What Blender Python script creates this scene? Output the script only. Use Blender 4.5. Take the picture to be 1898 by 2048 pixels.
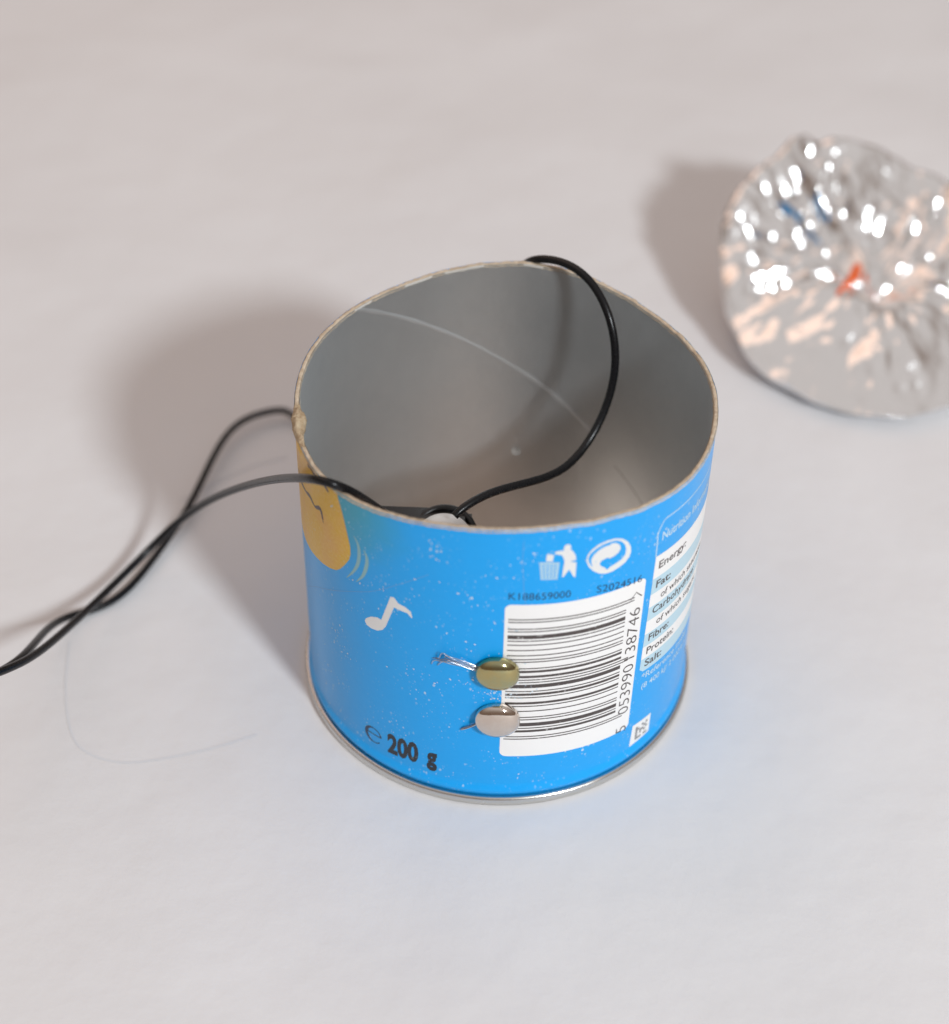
import bpy, bmesh, math, random
import numpy as np
from mathutils import Vector, Matrix, noise

random.seed(7)
rng = np.random.default_rng(7)
MM = 0.001
R = 37.5            # outer radius of the cardboard tube, mm
RI = 36.65          # inner radius, mm

scene = bpy.context.scene
for o in list(bpy.data.objects):
    bpy.data.objects.remove(o)

# ------------------------------------------------------------------ camera
cam_d = bpy.data.cameras.new('camera')
cam = bpy.data.objects.new('camera', cam_d)
scene.collection.objects.link(cam)
cr = Vector((0.99925482, 0.03543058, 0.01531279))
cu = Vector((-0.03494078, 0.66178011, 0.74888332))
cf = Vector((-0.01639967, 0.7488603, -0.66252494))
cpos = Vector((0.0, -234.485, 246.178)) * MM
cam.matrix_world = Matrix(((cr.x, cu.x, -cf.x, cpos.x), (cr.y, cu.y, -cf.y, cpos.y),
                           (cr.z, cu.z, -cf.z, cpos.z), (0, 0, 0, 1)))
cam_d.sensor_fit = 'HORIZONTAL'
cam_d.sensor_width = 36.0
cam_d.lens = 3321.32 / 1898 * 36.0
cam_d.clip_start = 0.01
cam_d.clip_end = 20
cam_d.dof.use_dof = True
cam_d.dof.focus_distance = 0.297
cam_d.dof.aperture_fstop = 10.0
cam_d.dof.aperture_blades = 0
scene.camera = cam

# ------------------------------------------------------------------ light
world = bpy.data.worlds.new('World')
scene.world = world
world.use_nodes = True
wt = world.node_tree
bg = wt.nodes['Background']
# a room: brown walls below, a paler ceiling above
geo = wt.nodes.new('ShaderNodeNewGeometry')
sep = wt.nodes.new('ShaderNodeSeparateXYZ')
wt.links.new(geo.outputs['Incoming'], sep.inputs[0])
mr = wt.nodes.new('ShaderNodeMapRange')
mr.interpolation_type = 'SMOOTHSTEP'
mr.inputs[1].default_value = -0.10
mr.inputs[2].default_value = -0.95
wt.links.new(sep.outputs[2], mr.inputs[0])
mx = wt.nodes.new('ShaderNodeMix')
mx.data_type = 'RGBA'
mx.inputs[6].default_value = (0.20, 0.145, 0.115, 1)
mx.inputs[7].default_value = (0.56, 0.520, 0.505, 1)
wt.links.new(mr.outputs[0], mx.inputs[0])
wt.links.new(mx.outputs[2], bg.inputs['Color'])
bg.inputs['Strength'].default_value = 1.0

def area(name, loc, target, size, power, color, shape='DISK'):
    d = bpy.data.lights.new(name, 'AREA')
    d.shape = shape
    d.size = size
    d.energy = power
    d.color = color
    o = bpy.data.objects.new(name, d)
    scene.collection.objects.link(o)
    o.location = loc
    v = Vector(target) - Vector(loc)
    o.rotation_euler = v.to_track_quat('-Z', 'Y').to_euler()
    return o

# camera flash held up to the right of the lens, and a warm room lamp behind on the left
area('flash', (0.735, -1.040, 0.915), (0.0, 0.10, 0.03), 0.185, 17.8, (0.90, 0.96, 1.0))
area('room_lamp', (-0.75, 0.85, 1.2), (0.0, 0.05, 0.0), 1.5, 3.5, (1.0, 0.62, 0.43))

scene.view_settings.view_transform = 'Standard'
scene.view_settings.look = 'None'
scene.view_settings.exposure = 0.0
scene.view_settings.gamma = 1.0
scene.view_settings.use_curve_mapping = False
scene.cycles.max_bounces = 8
scene.cycles.caustics_reflective = True
scene.cycles.sample_clamp_indirect = 6.0

# ------------------------------------------------------------------ helpers
def link(o, parent=None):
    scene.collection.objects.link(o)
    if parent is not None:
        o.parent = parent
    return o

def mesh_obj(name, verts, faces, mat=None, parent=None, smooth=True, uvs=None):
    me = bpy.data.meshes.new(name)
    me.from_pydata([tuple(v) for v in verts], [], [tuple(f) for f in faces])
    if smooth:
        me.polygons.foreach_set('use_smooth', [True] * len(me.polygons))
    if uvs is not None:
        lay = me.uv_layers.new(name='label_mm')
        vi = np.empty(len(me.loops), dtype=np.int32)
        me.loops.foreach_get('vertex_index', vi)
        lay.data.foreach_set('uv', np.asarray(uvs, dtype=np.float32)[vi].ravel())
    if mat:
        me.materials.append(mat)
    me.update()
    return link(bpy.data.objects.new(name, me), parent)

def empty(name, loc=(0, 0, 0), parent=None):
    o = bpy.data.objects.new(name, None)
    o.empty_display_size = 0.01
    o.location = loc
    return link(o, parent)

def tag(o, label, cat, group=None):
    o['label'] = label
    o['category'] = cat
    if group:
        o['group'] = group

def catmull(pts, n=10):
    pts = [Vector(p) for p in pts]
    pts = [pts[0] * 2 - pts[1]] + pts + [pts[-1] * 2 - pts[-2]]
    out = []
    for i in range(1, len(pts) - 2):
        p0, p1, p2, p3 = pts[i - 1:i + 3]
        for k in range(n):
            t = k / n
            out.append(0.5 * ((2 * p1) + (p2 - p0) * t + (2 * p0 - 5 * p1 + 4 * p2 - p3) * t * t
                              + (3 * p1 - p0 - 3 * p2 + p3) * t ** 3))
    out.append(pts[-2])
    return out

def tube_data(path, rad, seg=14, cap=True):
    verts, faces = [], []
    t = (path[1] - path[0]).normalized()
    nrm = t.orthogonal().normalized()
    n = len(path)
    for i, p in enumerate(path):
        t2 = (path[min(i + 1, n - 1)] - path[max(i - 1, 0)]).normalized()
        q = t.rotation_difference(t2)
        nrm = (q @ nrm).normalized()
        t = t2
        b = t.cross(nrm)
        r = rad(i / (n - 1)) if callable(rad) else rad
        for k in range(seg):
            a = 2 * math.pi * k / seg
            verts.append(p + (nrm * math.cos(a) + b * math.sin(a)) * r)
    for i in range(n - 1):
        for k in range(seg):
            k2 = (k + 1) % seg
            faces.append((i * seg + k, i * seg + k2, (i + 1) * seg + k2, (i + 1) * seg + k))
    if cap:
        faces.append(tuple(reversed(range(seg))))
        faces.append(tuple((n - 1) * seg + k for k in range(seg)))
    return verts, faces

def lathe_data(profile, seg=96, close=False):
    verts, faces = [], []
    m = len(profile)
    for k in range(seg):
        a = 2 * math.pi * k / seg
        for r, z in profile:
            verts.append((r * math.cos(a), r * math.sin(a), z))
    for k in range(seg):
        k2 = (k + 1) % seg
        for i in range(m - 1 + (1 if close else 0)):
            j = (i + 1) % m
            faces.append((k * m + i, k2 * m + i, k2 * m + j, k * m + j))
    return verts, faces

# ------------------------------------------------------------------ materials
class NT:
    def __init__(self, name):
        self.mat = bpy.data.materials.new(name)
        self.mat.use_nodes = True
        self.t = self.mat.node_tree
        self.b = self.t.nodes['Principled BSDF']
    def n(self, typ, **kw):
        nd = self.t.nodes.new(typ)
        for k, v in kw.items():
            if k.startswith('_'):
                setattr(nd, k[1:], v)
            else:
                nd.inputs[k].default_value = v
        return nd
    def l(self, a, b):
        self.t.links.new(a, b)
    def math(self, op, a, b=None, c=None, clamp=False):
        nd = self.n('ShaderNodeMath', _operation=op, _use_clamp=clamp)
        for i, v in enumerate((a, b, c)):
            if v is None:
                continue
            if isinstance(v, (int, float)):
                nd.inputs[i].default_value = v
            else:
                self.l(v, nd.inputs[i])
        return nd.outputs[0]
    def mix(self, fac, a, b):
        nd = self.n('ShaderNodeMix', _data_type='RGBA')
        if isinstance(fac, (int, float)):
            nd.inputs[0].default_value = fac
        else:
            self.l(fac, nd.inputs[0])
        for i, v in ((6, a), (7, b)):
            if isinstance(v, tuple):
                nd.inputs[i].default_value = v if len(v) == 4 else (*v, 1)
            else:
                self.l(v, nd.inputs[i])
        return nd.outputs[2]
    def ramp(self, fac, lo, hi):
        nd = self.n('ShaderNodeMapRange', _interpolation_type='SMOOTHSTEP')
        nd.inputs[1].default_value = lo
        nd.inputs[2].default_value = hi
        self.l(fac, nd.inputs[0])
        return nd.outputs[0]
    def noise(self, vec, scale, detail=3, rough=0.55):
        nd = self.n('ShaderNodeTexNoise', Scale=scale, Detail=detail, Roughness=rough)
        if vec is not None:
            self.l(vec, nd.inputs['Vector'])
        return nd.outputs['Fac']
    def bump(self, h, strength, dist):
        nd = self.n('ShaderNodeBump', Strength=strength, Distance=dist)
        self.l(h, nd.inputs['Height'])
        self.l(nd.outputs[0], self.b.inputs['Normal'])

def simple(name, col, rough=0.5, metal=0.0, coat=0.0, spec=0.5):
    m = NT(name)
    m.b.inputs['Base Color'].default_value = (*col, 1)
    m.b.inputs['Roughness'].default_value = rough
    m.b.inputs['Metallic'].default_value = metal
    m.b.inputs['Coat Weight'].default_value = coat
    m.b.inputs['Specular IOR Level'].default_value = spec
    return m

def scuffs(m, uv):
    """white specks and hairline scratches where the print has rubbed off"""
    # low frequency mask: the specks come in drifts
    mask = m.ramp(m.noise(uv, 0.13, 3), 0.42, 0.70)
    # slanted, stretched coordinates
    def cells(sx, sy, rot, lo, seedoff, keep):
        mp = m.n('ShaderNodeMapping')
        m.l(uv, mp.inputs['Vector'])
        mp.inputs['Rotation'].default_value[2] = rot
        mp.inputs['Scale'].default_value = (sx, sy, 1)
        mp.inputs['Location'].default_value = (seedoff, seedoff * 1.7, 0)
        wob = m.n('ShaderNodeTexNoise', Scale=2.5, Detail=2)
        m.l(mp.outputs[0], wob.inputs['Vector'])
        add = m.n('ShaderNodeVectorMath', _operation='MULTIPLY_ADD')
        m.l(wob.outputs['Color'], add.inputs[0])
        add.inputs[1].default_value = (0.25, 0.25, 0)
        m.l(mp.outputs[0], add.inputs[2])
        v = m.n('ShaderNodeTexVoronoi', Scale=1.0, _voronoi_dimensions='2D')
        m.l(add.outputs[0], v.inputs['Vector'])
        sep = m.n('ShaderNodeSeparateColor')
        m.l(v.outputs['Color'], sep.inputs[0])
        size = m.math('MULTIPLY', sep.outputs[0], lo)
        inside = m.math('SUBTRACT', size, v.outputs['Distance'])
        s = m.ramp(inside, -0.02, 0.07)
        k = m.math('GREATER_THAN', sep.outputs[1], keep)
        s = m.math('MULTIPLY', s, k)
        return m.math('MULTIPLY', s, m.ramp(sep.outputs[2], 0.0, 0.8))
    a = cells(0.95, 0.70, 0.25, 0.27, 3.1, 0.50)
    b = cells(1.9, 1.35, -0.4, 0.30, 11.0, 0.66)
    c = cells(1.9, 0.16, 0.55, 0.10, 5.0, 0.6)
    s = m.math('MAXIMUM', a, b)
    s = m.math('MULTIPLY', m.math('MAXIMUM', s, c), mask)
    return m.math('MULTIPLY', s, 0.85, clamp=True)

def label_mat(name, col, rough=0.32, builder=None, scuff=1.0, scuff_col=(0.62, 0.74, 0.82)):
    m = NT(name)
    uv = m.n('ShaderNodeUVMap', _uv_map='label_mm').outputs[0]
    base = (*col, 1)
    if builder:
        base = builder(m, uv)
    if scuff > 0:
        s = m.math('MULTIPLY', scuffs(m, uv), scuff)
        c = m.mix(s, base, scuff_col)
        m.l(c, m.b.inputs['Base Color'])
        m.l(m.math('MULTIPLY_ADD', s, 0.35, rough), m.b.inputs['Roughness'])
    else:
        if isinstance(base, tuple):
            m.b.inputs['Base Color'].default_value = base
        else:
            m.l(base, m.b.inputs['Base Color'])
        m.b.inputs['Roughness'].default_value = rough
    # faint waviness of the paper over the tube
    h = m.noise(uv, 0.35, 3)
    m.bump(h, 0.12, 0.0004)
    m.b.inputs['Specular IOR Level'].default_value = 0.38
    m.b.inputs['Coat Weight'].default_value = 0.06
    m.b.inputs['Coat Roughness'].default_value = 0.22
    return m.mat

BLUE = (0.0025, 0.375, 0.90)
def blue_builder(m, uv):
    # the print shades to teal round the picture of the crisp
    d = m.n('ShaderNodeVectorMath', _operation='DISTANCE')
    d.inputs[1].default_value = (-30, 64, 0)
    m.l(uv, d.inputs[0])
    n = m.noise(uv, 0.12, 2)
    dist = m.math('ADD', d.outputs['Value'], m.math('MULTIPLY', n, 6.0))
    f = m.ramp(dist, 20.0, 6.0)
    mott = m.noise(uv, 0.9, 4)
    blue = m.mix(mott, (0.002, 0.36, 0.88, 1), (0.003, 0.39, 0.92, 1))
    return m.mix(m.math('MULTIPLY', f, 0.85), blue, (0.04, 0.34, 0.43, 1))

def chip_builder(m, uv):
    n = m.noise(uv, 0.16, 4)
    n2 = m.noise(uv, 1.6, 4, 0.65)
    c = m.mix(m.ramp(n, 0.30, 0.62), (0.74, 0.40, 0.07, 1), (0.74, 0.44, 0.008, 1))
    return m.mix(m.ramp(n2, 0.40, 0.75), c, (0.78, 0.50, 0.10, 1))

M_blue = label_mat('label_blue_print', BLUE, 0.30, blue_builder)
M_blue_flat = label_mat('blue_print', BLUE, 0.30, None)
M_white = label_mat('label_white_print', (0.90, 0.89, 0.875), 0.34, None, 0.0)
M_white_s = label_mat('label_white_symbol', (0.80, 0.80, 0.79), 0.34, None, 0.0)
M_pale = label_mat('label_pale_blue_print', (0.50, 0.70, 0.80), 0.34, None, 0.0)
M_fleck = label_mat('label_bare_paper', (0.62, 0.74, 0.82), 0.6, None, 0.0)
M_pale2 = label_mat('label_light_text_print', (0.52, 0.72, 0.86), 0.34, None, 0.0)
M_black = label_mat('label_black_ink', (0.018, 0.02, 0.026), 0.36, None, 1.0, (0.55, 0.62, 0.66))
M_navy = label_mat('label_dark_ink', (0.010, 0.04, 0.10), 0.36, None, 0.0, (0.2, 0.5, 0.8))
M_bar = label_mat('label_barcode_ink', (0.075, 0.06, 0.056), 0.4, None, 0.9, (0.8, 0.79, 0.77))
M_chip = label_mat('label_crisp_print', (0.6, 0.4, 0.1), 0.34, chip_builder, 0.35)
M_ink = label_mat('label_purple_ink', (0.10, 0.075, 0.085), 0.36, None, 0.0)
M_arc = label_mat('label_motion_line_print', (0.26, 0.50, 0.55), 0.34, None, 0.0)
M_crease = label_mat('label_crease', (0.10, 0.36, 0.78), 0.4, None, 1.0)
M_grey = label_mat('label_grey_ink', (0.27, 0.27, 0.28), 0.4, None, 0.0)

# kraft cardboard
m = NT('kraft_cardboard')
tc = m.n('ShaderNodeTexCoord').outputs['Object']
n1 = m.noise(tc, 900, 5, 0.65)
n2 = m.noise(tc, 3500, 3, 0.6)
c = m.mix(m.ramp(n1, 0.3, 0.7), (0.47, 0.36, 0.25, 1), (0.66, 0.55, 0.42, 1))
m.l(c, m.b.inputs['Base Color'])
m.b.inputs['Roughness'].default_value = 0.9
m.bump(n2, 0.6, 0.0003)
M_kraft = m.mat

# torn fibre, paler
m = NT('torn_fibre')
tc = m.n('ShaderNodeTexCoord').outputs['Object']
n1 = m.noise(tc, 700, 5, 0.7)
c = m.mix(m.ramp(n1, 0.3, 0.7), (0.42, 0.29, 0.17, 1), (0.62, 0.50, 0.34, 1))
m.l(c, m.b.inputs['Base Color'])
m.b.inputs['Roughness'].default_value = 0.95
m.bump(m.noise(tc, 2200, 4, 0.7), 0.8, 0.0005)
M_fibre = m.mat

# grey foil lining inside the tube
m = NT('foil_lining')
tc = m.n('ShaderNodeTexCoord').outputs['Object']
mp = m.n('ShaderNodeMapping')
m.l(tc, mp.inputs['Vector'])
mp.inputs['Scale'].default_value = (1, 1, 0.8)
n1 = m.noise(mp.outputs[0], 260, 5, 0.6)
n2 = m.noise(tc, 55, 4, 0.6)
c = m.mix(n1, (0.69, 0.725, 0.74, 1), (0.77, 0.80, 0.81, 1))
m.l(c, m.b.inputs['Base Color'])
m.b.inputs['Metallic'].default_value = 0.85
m.l(m.math('MULTIPLY_ADD', n2, 0.12, 0.34), m.b.inputs['Roughness'])
m.bump(m.noise(tc, 420, 4, 0.6), 0.25, 0.0003)
M_lining = m.mat

M_sliver = simple('lifted_lining', (0.85, 0.84, 0.80), 0.5).mat
m = simple('lining_seam', (0.76, 0.78, 0.79), 0.5, 0.82)
M_seam = m.mat
m = simple('lining_fold', (0.13, 0.13, 0.13), 0.5, 0.3)
M_fold = m.mat

# tinplate
m = NT('tinplate')
tc = m.n('ShaderNodeTexCoord').outputs['Object']
n1 = m.noise(tc, 300, 4)
m.b.inputs['Base Color'].default_value = (0.66, 0.645, 0.615, 1)
m.b.inputs['Metallic'].default_value = 1.0
m.l(m.math('MULTIPLY_ADD', n1, 0.18, 0.16), m.b.inputs['Roughness'])
m.bump(n1, 0.06, 0.0003)
M_tin = m.mat
m = simple('base_metal', (0.85, 0.66, 0.54), 0.35, 1.0)
M_floor = m.mat

# black insulation
m = NT('black_insulation')
m.b.inputs['Base Color'].default_value = (0.006, 0.006, 0.007, 1)
tc = m.n('ShaderNodeTexCoord').outputs['Object']
m.l(m.math('MULTIPLY_ADD', m.noise(tc, 2500, 3), 0.16, 0.20), m.b.inputs['Roughness'])
m.b.inputs['Specular IOR Level'].default_value = 0.3
m.bump(m.noise(tc, 1800, 3), 0.08, 0.0003)
M_wire = m.mat
M_plastic = simple('black_plastic', (0.008, 0.008, 0.009), 0.35).mat
M_cap = simple('white_plastic', (0.83, 0.83, 0.82), 0.4).mat
M_tan = simple('tan_contact', (0.62, 0.45, 0.30), 0.4, 0.2).mat
M_steel = simple('bright_steel', (0.62, 0.63, 0.66), 0.22, 1.0).mat
M_steel_d = simple('dull_steel', (0.30, 0.31, 0.34), 0.35, 1.0).mat

def tack_mat(name, c1, c2, rough):
    m = NT(name)
    tc = m.n('ShaderNodeTexCoord').outputs['Object']
    n1 = m.noise(tc, 420, 4, 0.6)
    m.l(m.mix(m.ramp(n1, 0.35, 0.7), c1, c2), m.b.inputs['Base Color'])
    m.b.inputs['Metallic'].default_value = 1.0
    m.l(m.math('MULTIPLY_ADD', n1, 0.08, rough), m.b.inputs['Roughness'])
    m.bump(m.noise(tc, 1500, 3), 0.05, 0.0002)
    return m.mat
M_brass = tack_mat('tarnished_brass', (0.50, 0.42, 0.20, 1), (0.44, 0.44, 0.26, 1), 0.08)
M_nickel = tack_mat('pale_nickel', (0.72, 0.62, 0.54, 1), (0.76, 0.68, 0.60, 1), 0.06)

# kitchen foil
m = NT('aluminium_foil')
tc = m.n('ShaderNodeTexCoord').outputs['Object']
m.b.inputs['Base Color'].default_value = (0.96, 0.957, 0.955, 1)
m.b.inputs['Metallic'].default_value = 1.0
m.b.inputs['Roughness'].default_value = 0.16
v = m.n('ShaderNodeTexVoronoi', Scale=210, _feature='F1')
m.l(tc, v.inputs['Vector'])
m.bump(v.outputs['Distance'], 0.12, 0.0012)
M_foil = m.mat
M_orange = simple('orange_insulation', (0.80, 0.13, 0.02), 0.4).mat

# white paper on the table
m = NT('white_paper')
tc = m.n('ShaderNodeTexCoord').outputs['Object']
n1 = m.noise(tc, 14, 4, 0.55)
n2 = m.noise(tc, 900, 4, 0.6)
c = m.mix(m.ramp(n1, 0.3, 0.7), (0.735, 0.725, 0.73, 1), (0.765, 0.758, 0.765, 1))
m.l(c, m.b.inputs['Base Color'])
m.b.inputs['Roughness'].default_value = 0.62
m.b.inputs['Specular IOR Level'].default_value = 0.3
h = m.math('ADD', m.noise(tc, 22, 4, 0.5), m.math('MULTIPLY', n2, 0.03))
m.bump(h, 0.30, 0.006)
M_paper = m.mat
m = simple('pale_blue_wire_shadow', (0.712, 0.72, 0.745), 0.7)  # bluish shade of the wires, put into the colour
M_wire_shadow = m.mat

# ------------------------------------------------------------------ table
def table_z(x, y):
    """gentle billows of the paper sheet, in mm; flat under the things"""
    d = math.hypot(x, y)
    w = min(1.0, max(0.0, (d - 60) / 90.0))
    e = math.hypot(x - 94, y - 127)
    w *= min(1.0, max(0.0, (e - 60) / 60.0))
    r_ = 1 - abs(noise.noise((x * 0.006 + y * 0.006, y * 0.010 - x * 0.004, 8.0)))
    return w * (1.8 * noise.noise((x * 0.011, y * 0.014, 3.3)) + 0.5 * r_ ** 4)

def build_table():
    xs = np.concatenate([np.linspace(-900, -260, 9)[:-1], np.linspace(-260, 260, 105), np.linspace(260, 900, 9)[1:]])
    ys = np.concatenate([np.linspace(-500, -160, 7)[:-1], np.linspace(-160, 420, 117), np.linspace(420, 1000, 9)[1:]])
    verts = [(x * MM, y * MM, table_z(x, y) * MM) for y in ys for x in xs]
    nx = len(xs)
    faces = [(j * nx + i, j * nx + i + 1, (j + 1) * nx + i + 1, (j + 1) * nx + i)
             for j in range(len(ys) - 1) for i in range(nx - 1)]
    t = mesh_obj('table', verts, faces, M_paper)
    t['kind'] = 'structure'
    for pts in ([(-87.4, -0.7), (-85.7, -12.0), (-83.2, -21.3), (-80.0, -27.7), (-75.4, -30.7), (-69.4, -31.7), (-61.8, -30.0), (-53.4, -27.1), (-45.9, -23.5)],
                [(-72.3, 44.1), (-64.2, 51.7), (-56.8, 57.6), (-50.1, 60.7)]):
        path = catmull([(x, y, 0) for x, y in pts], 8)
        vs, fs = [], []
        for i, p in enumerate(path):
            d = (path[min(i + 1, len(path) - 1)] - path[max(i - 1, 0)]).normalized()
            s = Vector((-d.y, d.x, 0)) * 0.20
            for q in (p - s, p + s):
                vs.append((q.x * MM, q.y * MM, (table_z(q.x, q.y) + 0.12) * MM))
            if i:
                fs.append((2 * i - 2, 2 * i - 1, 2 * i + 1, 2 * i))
        mesh_obj('painted_wire_shadow', vs, fs, M_wire_shadow, t)  # thin strip painting the wires' shadow from the warm lamp
build_table()

# ------------------------------------------------------------------ the can
RH = [1.7980328540023809, (0.010807654285997049, 0.03618793974477312), (-0.037391309007121426, -0.013092606245498722),
      (-0.0035931501424784416, 0.013255897906654062), (0.014758099305635859, -0.005214769194052103),
      (0.003101708196081268, 0.006698238926299308), (0.0027908799709539227, 0.0014659598824322939)]
def rim_z(az):
    """height of the hand-cut edge, mm; az measured from the front, + to the right"""
    t = az - math.pi / 2
    z = RH[0]
    for k in range(1, 7):
        z += RH[k][0] * math.cos(k * t) + RH[k][1] * math.sin(k * t)
    z *= R
    # scissor steps and small nicks
    z += 0.22 * noise.noise((math.sin(az) * 9, math.cos(az) * 9, 0.0)) + 0.10 * noise.noise((math.sin(az) * 40, math.cos(az) * 40, 5.0))
    d = math.degrees(az)
    if d > 180: d -= 360
    if -90 < d < -68:
        z -= 0.9 * math.sin((d + 90) / 22 * math.pi)
    return z

def can_r(z):
    """outer radius: straight tube with a small bead just above the metal seam"""
    if z > 5.0:
        return R
    if z > 3.3:
        t = (5.0 - z) / 1.7
        return R + 0.62 * t * t * (3 - 2 * t)
    t = (3.3 - z) / 1.7
    return R + 0.62 - 0.75 * t ** 1.6

def wrap(u, v, off):
    az = u / R
    r = (can_r(v) + off) * MM
    return (r * math.sin(az), -r * math.cos(az), v * MM)

can = empty('cardboard_can')
tag(can, 'cut-down blue cardboard snack can, open at the top, with a barcode and two drawing pins', 'can')

NS = 360
def ring_grid(name, rfun, zs_fun, mat, parent, uv=False):
    verts, faces, uvs = [], [], []
    cols = NS
    m = None
    for k in range(cols + 1):
        az = -math.pi + 2 * math.pi * k / cols
        zs = zs_fun(az)
        m = len(zs)
        for z in zs:
            r = rfun(z)
            verts.append((r * math.sin(az) * MM, -r * math.cos(az) * MM, z * MM))
            uvs.append((az * R, z))
    for k in range(cols):
        for i in range(m - 1):
            faces.append((k * m + i, (k + 1) * m + i, (k + 1) * m + i + 1, k * m + i + 1))
    return mesh_obj(name, verts, faces, mat, parent, uvs=uvs if uv else None)

low = [1.6, 1.8, 2.0, 2.3, 2.6, 2.9, 3.2, 3.5, 3.9, 4.3, 4.7, 5.1]
label = ring_grid('label', can_r, lambda az: low + list(np.linspace(7, rim_z(az), 22)), M_blue, can, True)
label['label'] = 'bright blue printed paper label with scuffed white specks'
lining = ring_grid('inner_lining', lambda z: RI, lambda az: list(np.linspace(1.0, rim_z(az) - 0.06, 26))[::-1], M_lining, can)

# cut edge: kraft board with the paper skin a hair lower, slightly rough
verts, faces = [], []
prof_n = 6
for k in range(720):
    az = 2 * math.pi * k / 720 - math.pi
    z = rim_z(az)
    for i in range(prof_n):
        t = i / (prof_n - 1)
        r = RI - 0.05 + (R + 0.09 - RI + 0.05) * t
        jj = noise.noise((math.sin(az) * 60, math.cos(az) * 60, t * 3.0))
        zz = z + 0.10 * math.sin(t * math.pi) + 0.13 * jj - (0.5 if i in (0, prof_n - 1) else 0.0)
        r += 0.05 * noise.noise((math.sin(az) * 45, math.cos(az) * 45, 9 + t))
        verts.append((r * math.sin(az) * MM, -r * math.cos(az) * MM, zz * MM))
for k in range(720):
    k2 = (k + 1) % 720
    for i in range(prof_n - 1):
        faces.append((k * prof_n + i, k2 * prof_n + i, k2 * prof_n + i + 1, k * prof_n + i + 1))
mesh_obj('cut_edge', verts, faces, M_kraft, can)

# torn, fluffed-up board on the left of the edge
def torn_edge():
    verts, faces = [], []
    n, mseg = 90, 16
    for k in range(n + 1):
        f = k / n
        d = -64 - 26 * f
        az = math.radians(d)
        env = math.sin(f * math.pi) ** 0.7
        bulge = math.exp(-((f - 0.62) / 0.15) ** 2)
        zc = rim_z(az) - 0.5 + 0.2 * env
        rc = (R + RI) / 2 - 0.35 * bulge
        ra = 0.55 + 0.75 * bulge + 0.12 * env
        rz = 0.62 + 1.0 * bulge + 0.5 * env * (1 - f)
        for i in range(mseg):
            a = 2 * math.pi * i / mseg
            w = 1 + 0.45 * noise.noise((f * 8, math.cos(a) * 1.4, math.sin(a) * 1.4)) + 0.25 * noise.noise((f * 28, math.cos(a) * 3, math.sin(a) * 3 + 7))
            s = max(env, 0.25)
            r = rc + ra * s * w * math.cos(a)
            z = zc + rz * s * w * math.sin(a)
            verts.append((r * math.sin(az) * MM, -r * math.cos(az) * MM, z * MM))
    for k in range(n):
        for i in range(mseg):
            i2 = (i + 1) % mseg
            faces.append((k * mseg + i, (k + 1) * mseg + i, (k + 1) * mseg + i2, k * mseg + i2))
    o = mesh_obj('torn_edge', verts, faces, M_fibre, can)
    o['label'] = 'ragged torn patch of pale cardboard fibre on the rim'
torn_edge()

# loose slivers of lining lifted along the rim
for d0, d1, w in ((-172, -160, 0.55), (-156, -147, 0.35), (-135, -128, 0.3), (170, 176, 0.4), (-88, -83, 0.7)):
    vs, fs = [], []
    for i in range(9):
        az = math.radians(d0 + (d1 - d0) * i / 8)
        z = rim_z(az)
        e = math.sin(i / 8 * math.pi)
        for r, zz in ((RI - 0.02, z - 0.5), (RI - 0.10 - 0.25 * w * e, z + 0.12 * e), ):
            vs.append((r * math.sin(az) * MM, -r * math.cos(az) * MM, zz * MM))
        if i:
            fs.append((2 * i - 2, 2 * i, 2 * i + 1, 2 * i - 1))
    mesh_obj('lining_sliver', vs, fs, M_sliver, can)

# metal seam ring and the base
prof = [(36.6, 0.35), (37.3, 0.02), (38.3, 0.0), (38.72, 0.25), (38.82, 0.7), (38.84, 1.35), (38.70, 1.85), (38.35, 2.1), (37.9, 1.95), (37.3, 1.7)]
v, f = lathe_data([(r * MM, z * MM) for r, z in prof], 256)
mesh_obj('metal_seam_ring', v, f, M_tin, can)
v, f = lathe_data([(r * MM, z * MM) for r, z in [(0.01, 1.3), (20, 1.3), (33, 1.3), (34.5, 1.0), (36.36, 1.0)]], 128)
mesh_obj('base_plate', v, f, M_floor, can)

# spiral joint of the lining and a fine vertical fold
def wall_strip(name, pts, w, off, mat):
    vs, fs = [], []
    path = catmull([(a, z, 0) for a, z in pts], 10)
    for i, p in enumerate(path):
        q = path[min(i + 1, len(path) - 1)] - path[max(i - 1, 0)]
        d = Vector((math.radians(q.x) * RI, q.y, 0)).normalized()
        t = i / (len(path) - 1)
        for s, o in ((-1, 0.005), (-0.45, off), (0.45, off), (1, 0.005)):
            ww = w * s * (0.8 + 0.5 * noise.noise((i * 0.35, 2.0, 0)))
            az = math.radians(p.x) + (-d.y * ww) / RI
            z = min(p.y + d.x * ww, rim_z(az) - 0.3)
            r = RI - o
            vs.append((r * math.sin(az) * MM, -r * math.cos(az) * MM, z * MM))
        if i:
            for j in range(3):
                fs.append((4 * i - 4 + j, 4 * i - 3 + j, 4 * i + 1 + j, 4 * i + j))
    mesh_obj(name, vs, fs, mat, can)
wall_strip('lining_seam', [(231, 68.1), (214.5, 61.56), (198.2, 54.67), (182.5, 47.81), (166.5, 40.99), (153.4, 34.73), (148.0, 32.2)], 0.52, 0.06, M_seam)
wall_strip('lining_fold', [(141.5, 27.4), (134, 24.6), (127.5, 21.9), (120, 18.9)], 0.10, 0.03, M_fold)

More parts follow.
